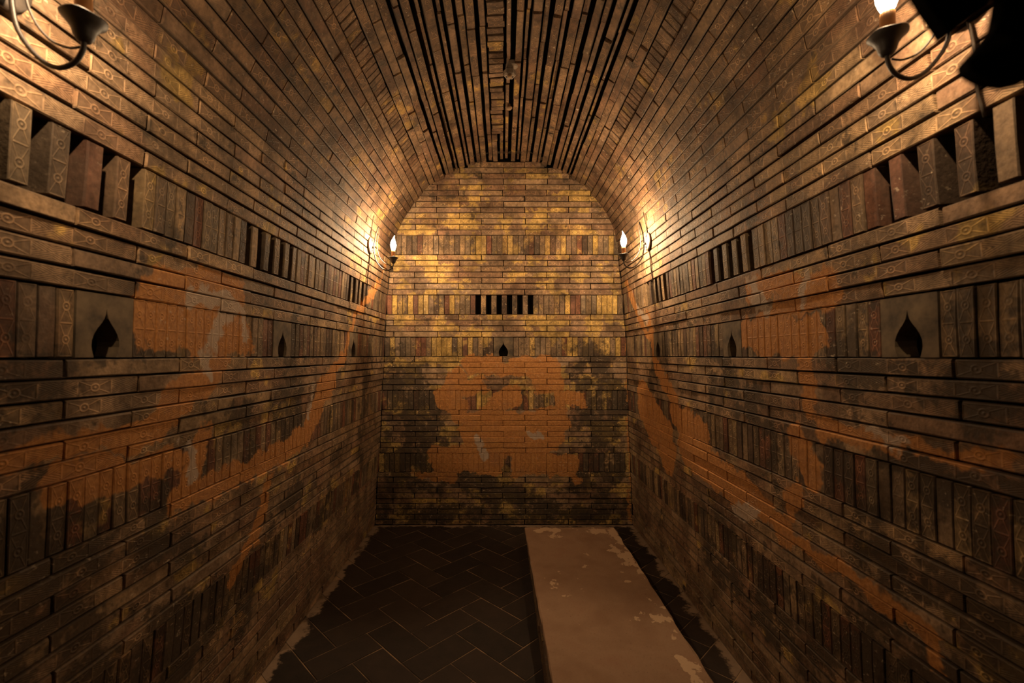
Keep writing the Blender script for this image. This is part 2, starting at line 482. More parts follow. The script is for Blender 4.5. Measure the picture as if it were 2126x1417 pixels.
M_BENCH = bench_mat()

# ------------------------------------------------------------------ object helpers
def link(name, mesh, parent=None, mat=None, matrix=None):
    o = bpy.data.objects.new(name, mesh)
    COL.objects.link(o)
    if mat is not None and mesh is not None and not mesh.materials:
        mesh.materials.append(mat)
    if parent is not None:
        o.parent = parent
    if matrix is not None:
        o.matrix_local = matrix
    return o

def bm_obj(name, bm, mat, parent=None, smooth=False, matrix=None):
    me = bpy.data.meshes.new(name)
    bmesh.ops.recalc_face_normals(bm, faces=bm.faces)
    bm.to_mesh(me); bm.free()
    if smooth:
        for p in me.polygons:
            p.use_smooth = True
    return link(name, me, parent, mat, matrix)

DEPTH = 0.118
def brick_data(L, Hh, seed, solder=False, nseg=3, jit=1.0):
    """one brick: face centre at the origin, u along x, v along y, outward normal z; chamfered worn edges. Returns verts, faces, uvs"""
    rg = random.Random(seed)
    V, Fc, UVs = [], [], []
    st = [-L / 2 + L * k / nseg for k in range(nseg + 1)]
    for k, u in enumerate(st):
        e = 0.0016 if k in (0, nseg) else 0.0
        c1 = rg.uniform(0.0010, 0.0030) * jit; c2 = rg.uniform(0.0010, 0.0030) * jit
        jv = rg.uniform(-0.0010, 0.0010) * jit
        uu = u + (-1 if k == 0 else 1 if k == nseg else 0) * 0
        fu = u + (e if k == 0 else -e if k == nseg else 0)
        V += [(uu, -Hh / 2, -DEPTH), (uu, -Hh / 2 + jv, -c1 - e), (fu, -Hh / 2 + c1 * 1.3 + abs(jv), rg.uniform(-.0006, .0006) * jit - e * .3),
              (fu, Hh / 2 - c2 * 1.3 - abs(jv), rg.uniform(-.0006, .0006) * jit - e * .3), (uu, Hh / 2 + jv, -c2 - e), (uu, Hh / 2, -DEPTH)]
    pv = (0.0, 0.0, 0.02, 0.98, 1.0, 1.0)
    def uval(k, half):
        f = k / nseg
        if solder:
            return f * 0.19 if half == 0 else 0.095 + f * 0.19   # ring panels only
        return (f * L)
    for k in range(nseg):
        for j in range(5):
            a, b = 6 * k + j, 6 * (k + 1) + j
            Fc.append((a, b, b + 1, a + 1))
            hf = 0 if k < nseg / 2 else 1
            UVs.append([(uval(k, hf), pv[j]), (uval(k + 1, hf), pv[j]), (uval(k + 1, hf), pv[j + 1]), (uval(k, hf), pv[j + 1])])
    Fc.append(tuple(range(5, -1, -1))); UVs.append([(uval(0, 0), pv[j]) for j in range(5, -1, -1)])
    o = 6 * nseg
    Fc.append(tuple(o + j for j in range(6))); UVs.append([(uval(nseg, 1), pv[j]) for j in range(6)])
    return V, Fc, UVs

def make_mesh(name, V, Fc, UVs, mat):
    me = bpy.data.meshes.new(name)
    me.from_pydata(V, [], Fc)
    uvl = me.uv_layers.new(name='UVMap')
    flat = [c for f in UVs for uvp in f for c in uvp]
    uvl.data.foreach_set('uv', flat)
    me.materials.append(mat)
    return me

class Wall:
    def __init__(self, name, obj, mkey):
        self.name, self.obj, self.mkey = name, obj, mkey
        self.cache = {}
        self.rest = {}
        self.count = {}
    def place(self, kind, L, W, matrix, soldier=False, limit=300, force_rest=False, shared=True):
        """L x W brick (L along u).  individually linked when the frame shows it, else added to the joined rest"""
        mk = zone_key(self.mkey, soldier, matrix.translation)
        t = matrix.translation
        if filled(self.mkey, t.x if self.mkey == 'back' else t.y, t.z) and kind != 'rowlock_brick':
            L += 0.0025; W += 0.003 if not soldier else 0.0016
        pts = [matrix @ Vector((sx * L / 2, sy * W / 2, 0)) for sx in (-1, 1) for sy in (-1, 1)] + [matrix.translation]
        if in_frame(pts, 25) and not force_rest and self.count.get(kind, 0) < limit:
            self.count[kind] = self.count.get(kind, 0) + 1
            base = (round(L, 2) if not soldier else 0.16)
            var = random.randrange(3)
            key = (kind, base, var, mk)
            if key not in self.cache:
                V, Fc, UVs = brick_data(base, 0.045, int(base * 1000) + var * 77, soldier, 2 if soldier else 3)
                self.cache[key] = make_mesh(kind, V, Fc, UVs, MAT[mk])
            mt = matrix @ Matrix.Diagonal((L / base, W / 0.045, 1, 1))
            return link(kind, self.cache[key], self.obj, None, mt)
        V, Fc, UVs = brick_data(L, W, random.randrange(99999), soldier, 2)
        r = self.rest.setdefault(mk, ([], [], []))
        n0 = len(r[0])
        r[0].extend([tuple(matrix @ Vector(v)) for v in V])
        r[1].extend([tuple(i + n0 for i in f) for f in Fc])
        r[2].extend(UVs)
    def finish(self):
        for mk, (V, Fc, UVs) in self.rest.items():
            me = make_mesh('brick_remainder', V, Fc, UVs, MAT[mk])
            o = link('brick_remainder', me, self.obj)
            o['kind'] = 'stuff'

def filled(where, a, b):
    def sd(c):
        ax, ay, bx, by, r = c
        dx, dy = bx - ax, by - ay
        l2 = dx * dx + dy * dy
        t = 0 if l2 < 1e-9 else min(1, max(0, ((a - ax) * dx + (b - ay) * dy) / l2))
        return math.hypot(a - ax - t * dx, b - ay - t * dy) - r
    d = min([sd(c) for c in CLAY[where]] + [9])
    h = min([sd(c) for c in HOLE[where]] + [9])
    return max(d, -h) < -0.005

def frame_matrix(origin, u, v, w):
    return Matrix(((u.x, v.x, w.x, origin.x), (u.y, v.y, w.y, origin.y), (u.z, v.z, w.z, origin.z), (0, 0, 0, 1)))

def jitter(mx, tilt=1.0, prot=0.002, rot=0.2):
    return mx @ Matrix.Translation((0, 0, U(-prot, prot))) @ Matrix.Rotation(math.radians(U(-tilt, tilt)), 4, 'X') \
        @ Matrix.Rotation(math.radians(U(-rot, rot)), 4, 'Y') @ Matrix.Rotation(math.radians(U(-rot * .6, rot * .6)), 4, 'Z')

# ------------------------------------------------------------------ shells behind the bricks
Y0, Y1 = -0.7, D
def offset_poly(P, d):
    out = []
    for i, p in enumerate(P):
        a = P[max(i - 1, 0)]; b = P[min(i + 1, len(P) - 1)]
        t = Vector((b[0] - a[0], b[1] - a[1])).normalized()
        out.append((p[0] - t.y * d, p[1] + t.x * d))
    return out

def strip_shell(name, P, sign):
    """thick curved slab behind the brick faces; sign=+1 left side (normal to the left of the upward walk), -1 right side"""
    A = offset_poly(P, sign * (DEPTH - 0.002)); B = offset_poly(P, sign * (DEPTH + 0.05))
    bm = bmesh.new()
    va = [[bm.verts.new((x, y, z)) for (x, z) in A] for y in (Y0, Y1 + 0.16)]
    vb = [[bm.verts.new((x, y, z)) for (x, z) in B] for y in (Y0, Y1 + 0.16)]
    n = len(P)
    for i in range(n - 1):
        bm.faces.new((va[0][i], va[0][i + 1], va[1][i + 1], va[1][i]))
        bm.faces.new((vb[0][i], vb[1][i], vb[1][i + 1], vb[0][i + 1]))
        bm.faces.new((va[0][i], vb[0][i], vb[0][i + 1], va[0][i + 1]))
        bm.faces.new((va[1][i], va[1][i + 1], vb[1][i + 1], vb[1][i]))
    bm.faces.new((va[0][0], va[1][0], vb[1][0], vb[0][0]))
    bm.faces.new((va[0][-1], vb[0][-1], vb[1][-1], va[1][-1]))
    o = bm_obj(name, bm, M_CORE)
    o['kind'] = 'structure'
    return o

H_SPRING = hpx(528)
def split(P):
    lo = [p for p in P if p[1] <= H_SPRING + 1e-6]
    hi = [p for p in P if p[1] >= H_SPRING - 1e-6]
    return lo, hi
lo_l, hi_l = split(PROF['left']); lo_r, hi_r = split(PROF['right'])
lo_l = [(lo_l[0][0], -0.02)] + lo_l; lo_r = [(lo_r[0][0], -0.02)] + lo_r
wall_left = strip_shell('wall_left', lo_l, 1)
wall_right = strip_shell('wall_right', lo_r, -1)
ceiling = strip_shell('ceiling', hi_l + list(reversed(hi_r))[1:], 1)

bm = bmesh.new()
outl = [(lo_l[0][0] - .1, -0.02)] + [(x - .1, z) for x, z in PROF['left'] if z < 2.7] + [(-0.75, 3.25), (0, 3.4), (0.75, 3.25)] \
    + [(x + .1, z) for x, z in reversed(PROF['right']) if z < 2.7] + [(lo_r[0][0] + .1, -0.02)]
f0 = [bm.verts.new((x, D + DEPTH - 0.002, z)) for x, z in outl]
f1 = [bm.verts.new((x, D + DEPTH + 0.05, z)) for x, z in outl]
bm.faces.new(f0); bm.faces.new(list(reversed(f1)))
for i in range(len(outl)):
    j = (i + 1) % len(outl)
    bm.faces.new((f0[i], f1[i], f1[j], f0[j]))
wall_back = bm_obj('wall_back', bm, M_CORE)
wall_back['kind'] = 'structure'

WL, WR = Wall('wall_left', wall_left, 'left'), Wall('wall_right', wall_right, 'right')
WB, WC = Wall('wall_back', wall_back, 'back'), Wall('ceiling', ceiling, 'ceiling')

# ------------------------------------------------------------------ course levels (read on the back wall)
def levels(y0, y1, k):
    return [(y0 + (y1 - y0) * i / k, y0 + (y1 - y0) * (i + 1) / k) for i in range(k)]
COURSES = levels(1089, 979.3, 10) + levels(940.3, 850.3, 8) + levels(810, 739.5, 6) + levels(699.8, 652.3, 4) + levels(612, 528, 7)
SOLDIERS = {'S4': (979.3, 940.3), 'S3': (850.3, 810), 'S2': (739.5, 699.8), 'S1': (652.3, 612), 'S0': (528, 488.3)}
BL = 0.381
GAP = 0.0035

def side_row_matrix(side, h0, h1, z, horizontal=True):
    """face frame of a piece on a side wall between two heights, centred at depth z"""
    a = Vector((x_at(side, h0), 0, h0)); b = Vector((x_at(side, h1), 0, h1))
    v = (b - a).normalized()
    u = Vector((0, 1, 0)) if side == 'left' else Vector((0, -1, 0))
    w = u.cross(v)
    c = (a + b) / 2; c.y = z
    if horizontal:
        return frame_matrix(c, u, v, w), (b - a).length
    return frame_matrix(c, v, w.cross(v), w), (b - a).length

def poly_row_matrix(side, a, b, z):
    a = Vector((a[0], 0, a[1])); b = Vector((b[0], 0, b[1]))
    v = (b - a).normalized()
    u = Vector((0, 1, 0)) if side == 'left' else Vector((0, -1, 0))
    w = u.cross(v)
    c = (a + b) / 2; c.y = z
    return frame_matrix(c, u, v, w), (b - a).length

def depth_pieces(offset, zmin=Y0, L=BL):
    """brick spans along the depth, from the back wall towards the entrance"""
    out = []
    z = D - 0.001
    first = L - offset if offset else L
    while z > zmin:
        ln = first if not out else L
        out.append((z - ln, z))
        z -= ln
    return out

for side, W in (('left', WL), ('right', WR)):
    for ri, (y0, y1) in enumerate(COURSES):
        h0, h1 = hpx(y0), hpx(y1)
        rowp = U(-0.004, 0.004)
        off = 0.19 if ri % 2 else 0.0
        off = min(max(off + U(-0.02, 0.02), 0.0), 0.25)
        for (za, zb) in depth_pieces(off):
            mx, hh = side_row_matrix(side, h0, h1, (za + zb) / 2)
            mx = jitter(mx @ Matrix.Translation((0, U(-.0006, .0006), rowp)), 1.3, 0.0022, 0.22)
            W.place('brick', (zb - za) - U(0.004, 0.009), hh - U(0.0035, 0.0085), mx)

# soldier courses of the side walls: open lattices and onion-shaped niches
SW = 0.0436
LATTICE = {'left': [(0.882, 1.274), (1.785, 2.177), (2.968, 3.36)], 'right': [(0.872, 1.264), (1.892, 2.284), (2.888, 3.28)]}
NICHE = {'left': [(1.091, 1.263), (2.031, 2.203), (3.035, 3.207)], 'right': [(1.110, 1.282), (2.032, 2.204), (3.045, 3.217)]}

def niche_tile(W, mat_key, mx, wd, ht):
    """square tile with a pointed onion opening cut through to its foot, and a dark box behind"""
    half = [(0.0, 0.78), (0.012, 0.70), (0.035, 0.62), (0.085, 0.54), (0.150, 0.46), (0.205, 0.37), (0.240, 0.27), (0.245, 0.17), (0.225, 0.08), (0.20, 0.0)]
    op = [(x * wd, (y - 0.5) * ht) for x, y in half]
    loop = [(-x, y) for x, y in reversed(op)][:-1] + op          # bottom left, up to the tip, down to the bottom right
    bm = bmesh.new()
    def col_verts(zz):
        inner = [bm.verts.new((x, y, zz)) for x, y in loop]
        out = []
        for x, y in loop:
            s = -1 if x < 0 else 1
            if abs(x) < 1e-6:
                out.append(bm.verts.new((0, ht / 2, zz)))
            else:
                out.append(bm.verts.new((s * wd / 2, y, zz)))
        cl = bm.verts.new((-wd / 2, ht / 2, zz)); cr = bm.verts.new((wd / 2, ht / 2, zz))
        return inner, out, cl, cr
    i0, o0, cl0, cr0 = col_verts(0.0)
    i1, o1, cl1, cr1 = col_verts(-0.06)
    nn = len(loop); mid = nn // 2
    for k in range(nn - 1):
        if k == mid - 1:
            bm.faces.new((i0[k], o0[k], cl0, o0[k + 1], i0[k + 1]))
        elif k == mid:
            bm.faces.new((i0[k], o0[k], cr0, o0[k + 1], i0[k + 1]))
        else:
            bm.faces.new((i0[k], o0[k], o0[k + 1], i0[k + 1]))
        bm.faces.new((i0[k], i0[k + 1], i1[k + 1], i1[k]))
    ring0 = o0[:mid] + [cl0, o0[mid], cr0] + o0[mid + 1:]
    ring1 = o1[:mid] + [cl1, o1[mid], cr1] + o1[mid + 1:]
    for k in range(len(ring0) - 1):
        bm.faces.new((ring0[k], ring1[k], ring1[k + 1], ring0[k + 1]))
    return bm_obj('niche_tile', bm, M_NICHE, W.obj, False, mx)

for side, W in (('left', WL), ('right', WR)):
    for key in ('S4', 'S3', 'S2', 'S1'):
        y0, y1 = SOLDIERS[key]
        h0, h1 = hpx(y0), hpx(y1)
        blocked = []
        if key == 'S2':
            blocked = NICHE[side]
            for (za, zb) in blocked:
                mx, hh = side_row_matrix(side, h0, h1, (za + zb) / 2)
                niche_tile(W, side, mx @ Matrix.Translation((0, 0, 0.001)), zb - za - 0.004, hh - 0.004)
        lat = LATTICE[side] if key == 'S1' else []
        # spans of solid walling between the niches
        edges = [D - 0.002]
        for (a, b) in sorted(blocked or lat, reverse=True):
            edges += [b, a]
        edges.append(Y0)
        for i in range(0, len(edges), 2):
            zt, zb = edges[i], edges[i + 1]
            cnt = max(1, round((zt - zb) / SW)); wd = (zt - zb) / cnt
            for k in range(cnt):
                zc = zt - (k + 0.5) * wd
                mx, hh = side_row_matrix(side, h0, h1, zc, False)
                mx = jitter(mx, 0.9, 0.0022, 0.5)
                W.place('soldier_brick', hh - U(.003, .006), wd - U(.0018, .0032), mx, True)
        for (a, b) in lat:
            wd = (b - a) / 9
            for k in range(1, 9, 2):
                mx, hh = side_row_matrix(side, h0, h1, a + (k + 0.5) * wd, False)
                mx = jitter(mx, 1.5, 0.004, 0.8)
                W.place('soldier_brick', hh - U(.006, .010), wd - U(.001, .003), mx, True)

# ------------------------------------------------------------------ back wall
BACK_U, BACK_V, BACK_W = Vector((1, 0, 0)), Vector((0, 0, 1)), Vector((0, -1, 0))
JA, JB = (861.7 - VX) / S, (907.5 - VX) / S
def back_row(y0, y1, phase, ext):
    h0, h1 = hpx(y0), hpx(y1)
    hm = (h0 + h1) / 2
    xl, xr = x_at('left', hm) - ext, x_at('right', hm) + ext
    j = (JA if phase else JB) + U(-0.006, 0.006)
    while j > xl:
        j -= BL
    rowp = U(-0.0025, 0.0025)
    while j < xr:
        a, b = max(j, xl), min(j + BL, xr)
        if b - a > 0.03:
            c = Vector(((a + b) / 2, D, hm))
            mx = jitter(frame_matrix(c, BACK_U, BACK_V, BACK_W) @ Matrix.Translation((0, 0, rowp)), 1.2, 0.0022, 0.2)
            WB.place('brick', b - a - U(.003, .007), h1 - h0 - U(.0032, .0062), mx)
        j += BL

for ri, (y0, y1) in enumerate(COURSES):
    back_row(y0, y1, ri % 2, 0.0)
for ri, (y0, y1) in enumerate(levels(488.3, 335.5, 13)):
    back_row(y0, y1, ri % 2, 0.05)
for key, (y0, y1) in SOLDIERS.items():
    h0, h1 = hpx(y0), hpx(y1)
    hm = (h0 + h1) / 2
    xl, xr = x_at('left', hm), x_at('right', hm)
    if key == 'S0':
        xl -= 0.02; xr += 0.02
    holes = []
    if key == 'S1':
        holes = [((987.3 - VX) / S, (1107 - VX) / S)]
    if key == 'S2':
        holes = [((1024.7 - VX) / S, (1065.6 - VX) / S)]
        c = Vector(((holes[0][0] + holes[0][1]) / 2, D, hm))
        niche_tile(WB, 'back', frame_matrix(c, BACK_U, BACK_V, BACK_W), holes[0][1] - holes[0][0] - .004, h1 - h0 - .004)
    ed = [xl] + [e for h in holes for e in h] + [xr]
    for i in range(0, len(ed), 2):
        cnt = max(1, round((ed[i + 1] - ed[i]) / 0.0455)); wd = (ed[i + 1] - ed[i]) / cnt
        for k in range(cnt):
            c = Vector((ed[i] + (k + .5) * wd, D, hm))
            mx = jitter(frame_matrix(c, BACK_V, Vector((-1, 0, 0)), BACK_W), 0.8, 0.002, 0.5)
            WB.place('soldier_brick', h1 - h0 - U(.003, .006), wd - U(.0018, .0032), mx, True)
    if key == 'S1':
        a, b = holes[0]; wd = (b - a) / 11
        for k in range(1, 11, 2):
            c = Vector((a + (k + .5) * wd, D, hm))
            mx = jitter(frame_matrix(c, BACK_V, Vector((-1, 0, 0)), BACK_W), 1.0, 0.003, 0.5)
            WB.place('soldier_brick', h1 - h0 - U(.005, .008), wd - U(.001, .003), mx, True)

# ------------------------------------------------------------------ vault
def walk(P, start_h):
    """resample the outline above a height into arclength"""
    pts = [p for p in P if p[1] >= start_h - 1e-6]
    acc = [0.0]
    for a, b in zip(pts, pts[1:]):
        acc.append(acc[-1] + math.hypot(b[0] - a[0], b[1] - a[1]))
    def at(s):
        s = min(max(s, 0), acc[-1])
        for i in range(len(pts) - 1):
            if s <= acc[i + 1] + 1e-9:
                t = (s - acc[i]) / (acc[i + 1] - acc[i] + 1e-9)
                return (pts[i][0] + (pts[i + 1][0] - pts[i][0]) * t, pts[i][1] + (pts[i + 1][1] - pts[i][1]) * t)
        return pts[-1]
    return pts, acc, at

HEAD_Z = (2.02, 3.46)          # brick-on-end strip at the crown
for side in ('left', 'right'):
    pts, acc, at = walk(PROF[side], H_SPRING)
    strip = (m(879.4, 401.8), m(894.2, 386.3)) if side == 'left' else (m(1226, 403), m(1211, 388))
    s_strip = [min(range(len(pts)), key=lambda i: math.hypot(pts[i][0] - q[0], pts[i][1] - q[1])) for q in strip]
    sa, sb = acc[s_strip[0]], acc[s_strip[1]]
    # smooth lower vault, tight courses
    k = round(sa / 0.0535)
    for r in range(k):
        p0, p1 = at(sa * r / k), at(sa * (r + 1) / k)
        off = (0.0 if r % 2 else 0.19) + U(0, 0.03)
        rowp = U(-0.004, 0.004)
        for (za, zb) in depth_pieces(off):
            mx, hh = poly_row_matrix(side, p0, p1, (za + zb) / 2)
            mx = jitter(mx @ Matrix.Translation((0, 0, rowp)), 1.2, 0.002, 0.2)
            WC.place('brick', zb - za - U(.003, .006), hh - U(.0035, .007), mx, False, 420)
    # the two rowlock bands
    p0, p1 = at(sa), at(sb)
    zc = D - 0.02
    while zc > 0.8:
        mx, hh = poly_row_matrix(side, p0, p1, zc)
        v = Vector((mx[0][1], mx[1][1], mx[2][1])); w = Vector((mx[0][2], mx[1][2], mx[2][2]))
        mx = frame_matrix(mx.translation, v, w.cross(v), w)
        mx = jitter(mx @ Matrix.Translation((0, 0, -0.012)), 1.5, 0.0025, 1.0)
        WC.place('rowlock_brick', hh - U(.002, .006), 0.0415 - U(.0, .0025), mx)
        zc -= 0.0425
    # upper vault: ribs with open joints, every other one set back
    k = round((acc[-1] - sb) / 0.0475)
    ln = (acc[-1] - sb) / k
    for r in range(k):
        s0 = sb + r * ln
        wide = r % 2 == 0
        if r < 2:
            lo, hi, back = s0 + ln * .04, s0 + ln * .96, U(-.004, 0)
        elif wide:
            lo, hi, back = s0 + ln * .02, s0 + ln * U(.74, 1.0), U(-0.002, 0.006)
        else:
            lo, hi, back = s0 + ln * U(.20, .38), s0 + ln * U(.68, .92), U(-0.018, -0.002)
        p0, p1 = at(lo), at(hi)
        off = U(0, 0.3)
        for (za, zb) in depth_pieces(off):
            if side == 'left' and r >= k - 2 and HEAD_Z[0] < (za + zb) / 2 < HEAD_Z[1] + 0.1:
                if za >= HEAD_Z[1] - 0.02:
                    pass
                elif zb > HEAD_Z[1]:
                    za = HEAD_Z[1]
                else:
                    continue
            if zb - za < 0.03:
                continue
            mx, hh = poly_row_matrix(side, p0, p1, (za + zb) / 2)
            mx = jitter(mx @ Matrix.Translation((U(-.004, .004), U(-.002, .002), back)), 2.6, 0.006, 0.6)
            WC.place('brick', zb - za - U(.003, .010), hh, mx, False, 420)
    if side == 'left':
        p0, p1 = at(acc[-1] - 2 * ln + 0.004), at(acc[-1] - 0.006)
        zc = HEAD_Z[1] - 0.02
        while zc > HEAD_Z[0]:
            mx, hh = poly_row_matrix(side, p0, p1, zc)
            v = Vector((mx[0][1], mx[1][1], mx[2][1])); w = Vector((mx[0][2], mx[1][2], mx[2][2]))
            mx = frame_matrix(mx.translation, v, w.cross(v), w)
            mx = jitter(mx @ Matrix.Translation((U(-.006, .006), 0, -0.004)), 2.5, 0.006, 2.0)
            WC.place('rowlock_brick', hh - U(.0, .010), 0.045 - U(.002, .006), mx)
            zc -= 0.0465
for W in (WL, WR, WB, WC):
    W.finish()

# ------------------------------------------------------------------ floor
bm = bmesh.new()
bmesh.ops.create_cube(bm, size=1.0)
for v in bm.verts:
    v.co = Vector((v.co.x * 2.6, v.co.y * (D + 0.17 - Y0) + (D + 0.17 + Y0) / 2, -0.045 + v.co.z * 0.086))
floor = bm_obj('floor', bm, M_GROUT)
floor['kind'] = 'structure'

TW = 0.1665
def tile_mesh(seed):
    rg = random.Random(seed)
    bm = bmesh.new()
    g = 0.0022
    c = 0.0025
    def ring(inset, z):
        return [bm.verts.new((x + rg.uniform(-.0012, .0012), y + rg.uniform(-.0012, .0012), z))
                for x, y in ((inset, inset), (TW, inset), (2 * TW - inset, inset), (2 * TW - inset, TW - inset), (TW, TW - inset), (inset, TW - inset))]
    r0, r1, r2 = ring(g, -0.03), ring(g, -0.0012), ring(g + c, rg.uniform(-.0002, .0008))
    for a, b in ((r0, r1), (r1, r2)):
        for i in range(6):
            bm.faces.new((a[i], a[(i + 1) % 6], b[(i + 1) % 6], b[i]))
    bm.faces.new((r2[0], r2[1], r2[4], r2[5])); bm.faces.new((r2[1], r2[2], r2[3], r2[4]))
    me = bpy.data.meshes.new('floor_tile')
    bmesh.ops.recalc_face_normals(bm, faces=bm.faces)
    bm.to_mesh(me); bm.free()
    me.materials.append(M_TILE)
    return me
TM = [tile_mesh(i) for i in range(6)]
e1 = Vector((-0.7071, 0.7071, 0)); e2 = Vector((0.7071, 0.7071, 0))
anchor = Vector((-0.0166, 2.173, 0))
for a in range(-26, 27):
    for b in range(-26, 27):
        kk = (a - b) % 4
        if kk == 0:
            o = anchor + e1 * (a * TW) + e2 * (b * TW)
            u, v = e1, -e2
            o = o + e2 * TW
        elif kk == 3:
            o = anchor + e1 * (a * TW) + e2 * (b * TW)
            u, v = e2, e1
        else:
            continue
        if u.cross(v).z < 0:
            u, v = u, v
        c = o + u * TW + v * TW / 2
        if not (1.0 < c.y < D + 0.1 and abs(c.x - 0.006) < 1.22):
            continue
        corners = [o, o + u * 2 * TW, o + v * TW, o + u * 2 * TW + v * TW]
        if not in_frame(corners, 260):
            continue
        # clip test: keep tiles whose body stays inside the room, the rest run under the brickwork
        w = u.cross(v)
        if w.z < 0:
            o = o + v * TW; v = -v; w = u.cross(v)
        link('floor_tile', random.choice(TM), floor, None, frame_matrix(o, u, v, w) @ Matrix.Translation((0, 0, U(-.0006, .0006))))

# ------------------------------------------------------------------ bench (low brick platform with rendered top)
BT = 0.16
bench = bpy.data.objects.new('brick_platform', None)
COL.objects.link(bench)
bench.location = (0.52, 2.4, 0)
bench['label'] = 'long low platform of brick with worn tan plaster top on the dark floor'
bench['category'] = 'platform'
bench['kind'] = 'thing'
inv = Matrix.Translation((-0.52, -2.4, 0))
def left_edge(z):
    return 0.1615 + (3.474 - z) * 0.0205
ZB, ZF = 3.474, 1.25
bm = bmesh.new()
rg = random.Random(3)
nz = 30
def slab_ring(zz, inset, rag):
    pts = []
    for i in range(nz + 1):
        y = ZF + (ZB - ZF) * i / nz
        pts.append((left_edge(y) + inset + rag * rg.uniform(-.003, .003), min(max(y, ZF + inset), ZB - inset)))
    for i in range(1, 9):
        t = i / 9
        pts.append((left_edge(ZB) + inset + (0.847 - left_edge(ZB) - 2 * inset) * t, ZB - inset + rag * rg.uniform(-.004, .004)))
    for i in range(nz + 1):
        y = ZB + (ZF - ZB) * i / nz
        pts.append((0.847 - inset + rag * rg.uniform(-.007, .005), min(max(y, ZF + inset), ZB - inset)))
    return [bm.verts.new((x, y, zz)) for x, y in pts]
ra, rb, rc = slab_ring(BT - 0.035, 0.002, 0.3), slab_ring(BT - 0.006, 0.0, 1.0), slab_ring(BT, 0.006, 1.0)
for a, b in ((ra, rb), (rb, rc)):
    for i in range(len(a)):
        j = (i + 1) % len(a)
        bm.faces.new((a[i], a[j], b[j], b[i]))
bm.faces.new(rc); bm.faces.new(list(reversed(ra)))
top = bm_obj('plaster_top', bm, M_BENCH, bench, False, inv)
top['label'] = 'worn tan plaster top with pale chips'
# core and facing bricks
bm = bmesh.new()
bmesh.ops.create_cube(bm, size=1.0)
for v in bm.verts:
    v.co = Vector((0.515 + v.co.x * 0.52, (ZF + ZB) / 2 + v.co.y * (ZB - ZF - 0.14), 0.001 + (BT - 0.036) / 2 + v.co.z * (BT - 0.036)))
bm_obj('core', bm, M_CORE, bench, False, inv)
DEPTH_KEEP = DEPTH
DEPTH = 0.10
bcache = {}
def bench_brick(c, u, w, L, Hh):
    key = (round(L, 2), random.randrange(4))
    if key not in bcache:
        V, Fc, UVs = brick_data(key[0], 0.040, 500 + len(bcache), False, 3)
        bcache[key] = make_mesh('brick', V, Fc, UVs, MAT['right'])
    v = Vector((0, 0, 1))
    mx = jitter(frame_matrix(c, u, v, w), 1.0, 0.002, 0.4) @ Matrix.Diagonal((L / key[0], Hh / 0.040, 1, 1))
    link('brick', bcache[key], bench, None, inv @ mx)
for ci in range(3):
    hc = 0.002 + (ci + .5) * (BT - 0.037) / 3
    y = ZB - (0.0 if ci % 2 else 0.19)
    if ci % 2 == 0:
        bench_brick(Vector((0.183, ZB - .095, hc)), Vector((0, -1, 0)), Vector((-1, 0, 0)), 0.186, 0.038)
        bench_brick(Vector((0.846, ZB - .095, hc)), Vector((0, 1, 0)), Vector((1, 0, 0)), 0.186, 0.038)
    while y > ZF + 0.38:
        bench_brick(Vector((0.183, y - .19, hc)), Vector((0, -1, 0)), Vector((-1, 0, 0)), 0.376, 0.038)
        bench_brick(Vector((0.846, y - .19, hc)), Vector((0, 1, 0)), Vector((1, 0, 0)), 0.376, 0.038)
        y -= 0.38
DEPTH = DEPTH_KEEP

# ------------------------------------------------------------------ candle sconces
def tube_bm(bm, pts, r, seg=8, taper=None):
    pts = [Vector(p) for p in pts]
    rings = []
    for i, p in enumerate(pts):
        t = (pts[min(i + 1, len(pts) - 1)] - pts[max(i - 1, 0)]).normalized()
        ref = Vector((0, 1, 0)) if abs(t.y) < 0.9 else Vector((1, 0, 0))
        a = t.cross(ref).normalized(); b = t.cross(a).normalized()
        rr = r if taper is None else r * taper[i]
        rings.append([bm.verts.new(p + a * rr * math.cos(2 * math.pi * k / seg) + b * rr * math.sin(2 * math.pi * k / seg)) for k in range(seg)])
    for A, B in zip(rings, rings[1:]):
        for k in range(seg):
            bm.faces.new((A[k], A[(k + 1) % seg], B[(k + 1) % seg], B[k]))
    bm.faces.new(rings[0]); bm.faces.new(list(reversed(rings[-1])))

def lathe_bm(bm, prof, c=(0, 0, 0), seg=20, axis='Z', wob=None, bend=None):
    rings = []
    for r, z in prof:
        ring = []
        for k in range(seg):
            an = 2 * math.pi * k / seg
            dz = wob(r, an) if wob else 0.0
            bx = bend(z) if bend else 0.0
            if axis == 'Z':
                p = (c[0] + r * math.cos(an) + bx, c[1] + r * math.sin(an), c[2] + z + dz)
            else:
                p = (c[0] + z, c[1] + r * math.cos(an), c[2] + r * math.sin(an))
            ring.append(bm.verts.new(p))
        rings.append(ring)
    for A, B in zip(rings, rings[1:]):
        for k in range(seg):
            bm.faces.new((A[k], A[(k + 1) % seg], B[(k + 1) % seg], B[k]))
    bm.faces.new(rings[0]); bm.faces.new(list(reversed(rings[-1])))

def smooth_path(P, k=4):
    out = []
    P = [Vector((p[0], 0, p[1])) for p in P]
    for i in range(len(P) - 1):
        a, b, c, d = P[max(i - 1, 0)], P[i], P[i + 1], P[min(i + 2, len(P) - 1)]
        for j in range(k):
            t = j / k
            out.append(0.5 * ((2 * b) + (c - a) * t + (2 * a - 5 * b + 4 * c - d) * t * t + (-a + 3 * b - 3 * c + d) * t ** 3))
    out.append(P[-1])
    return out

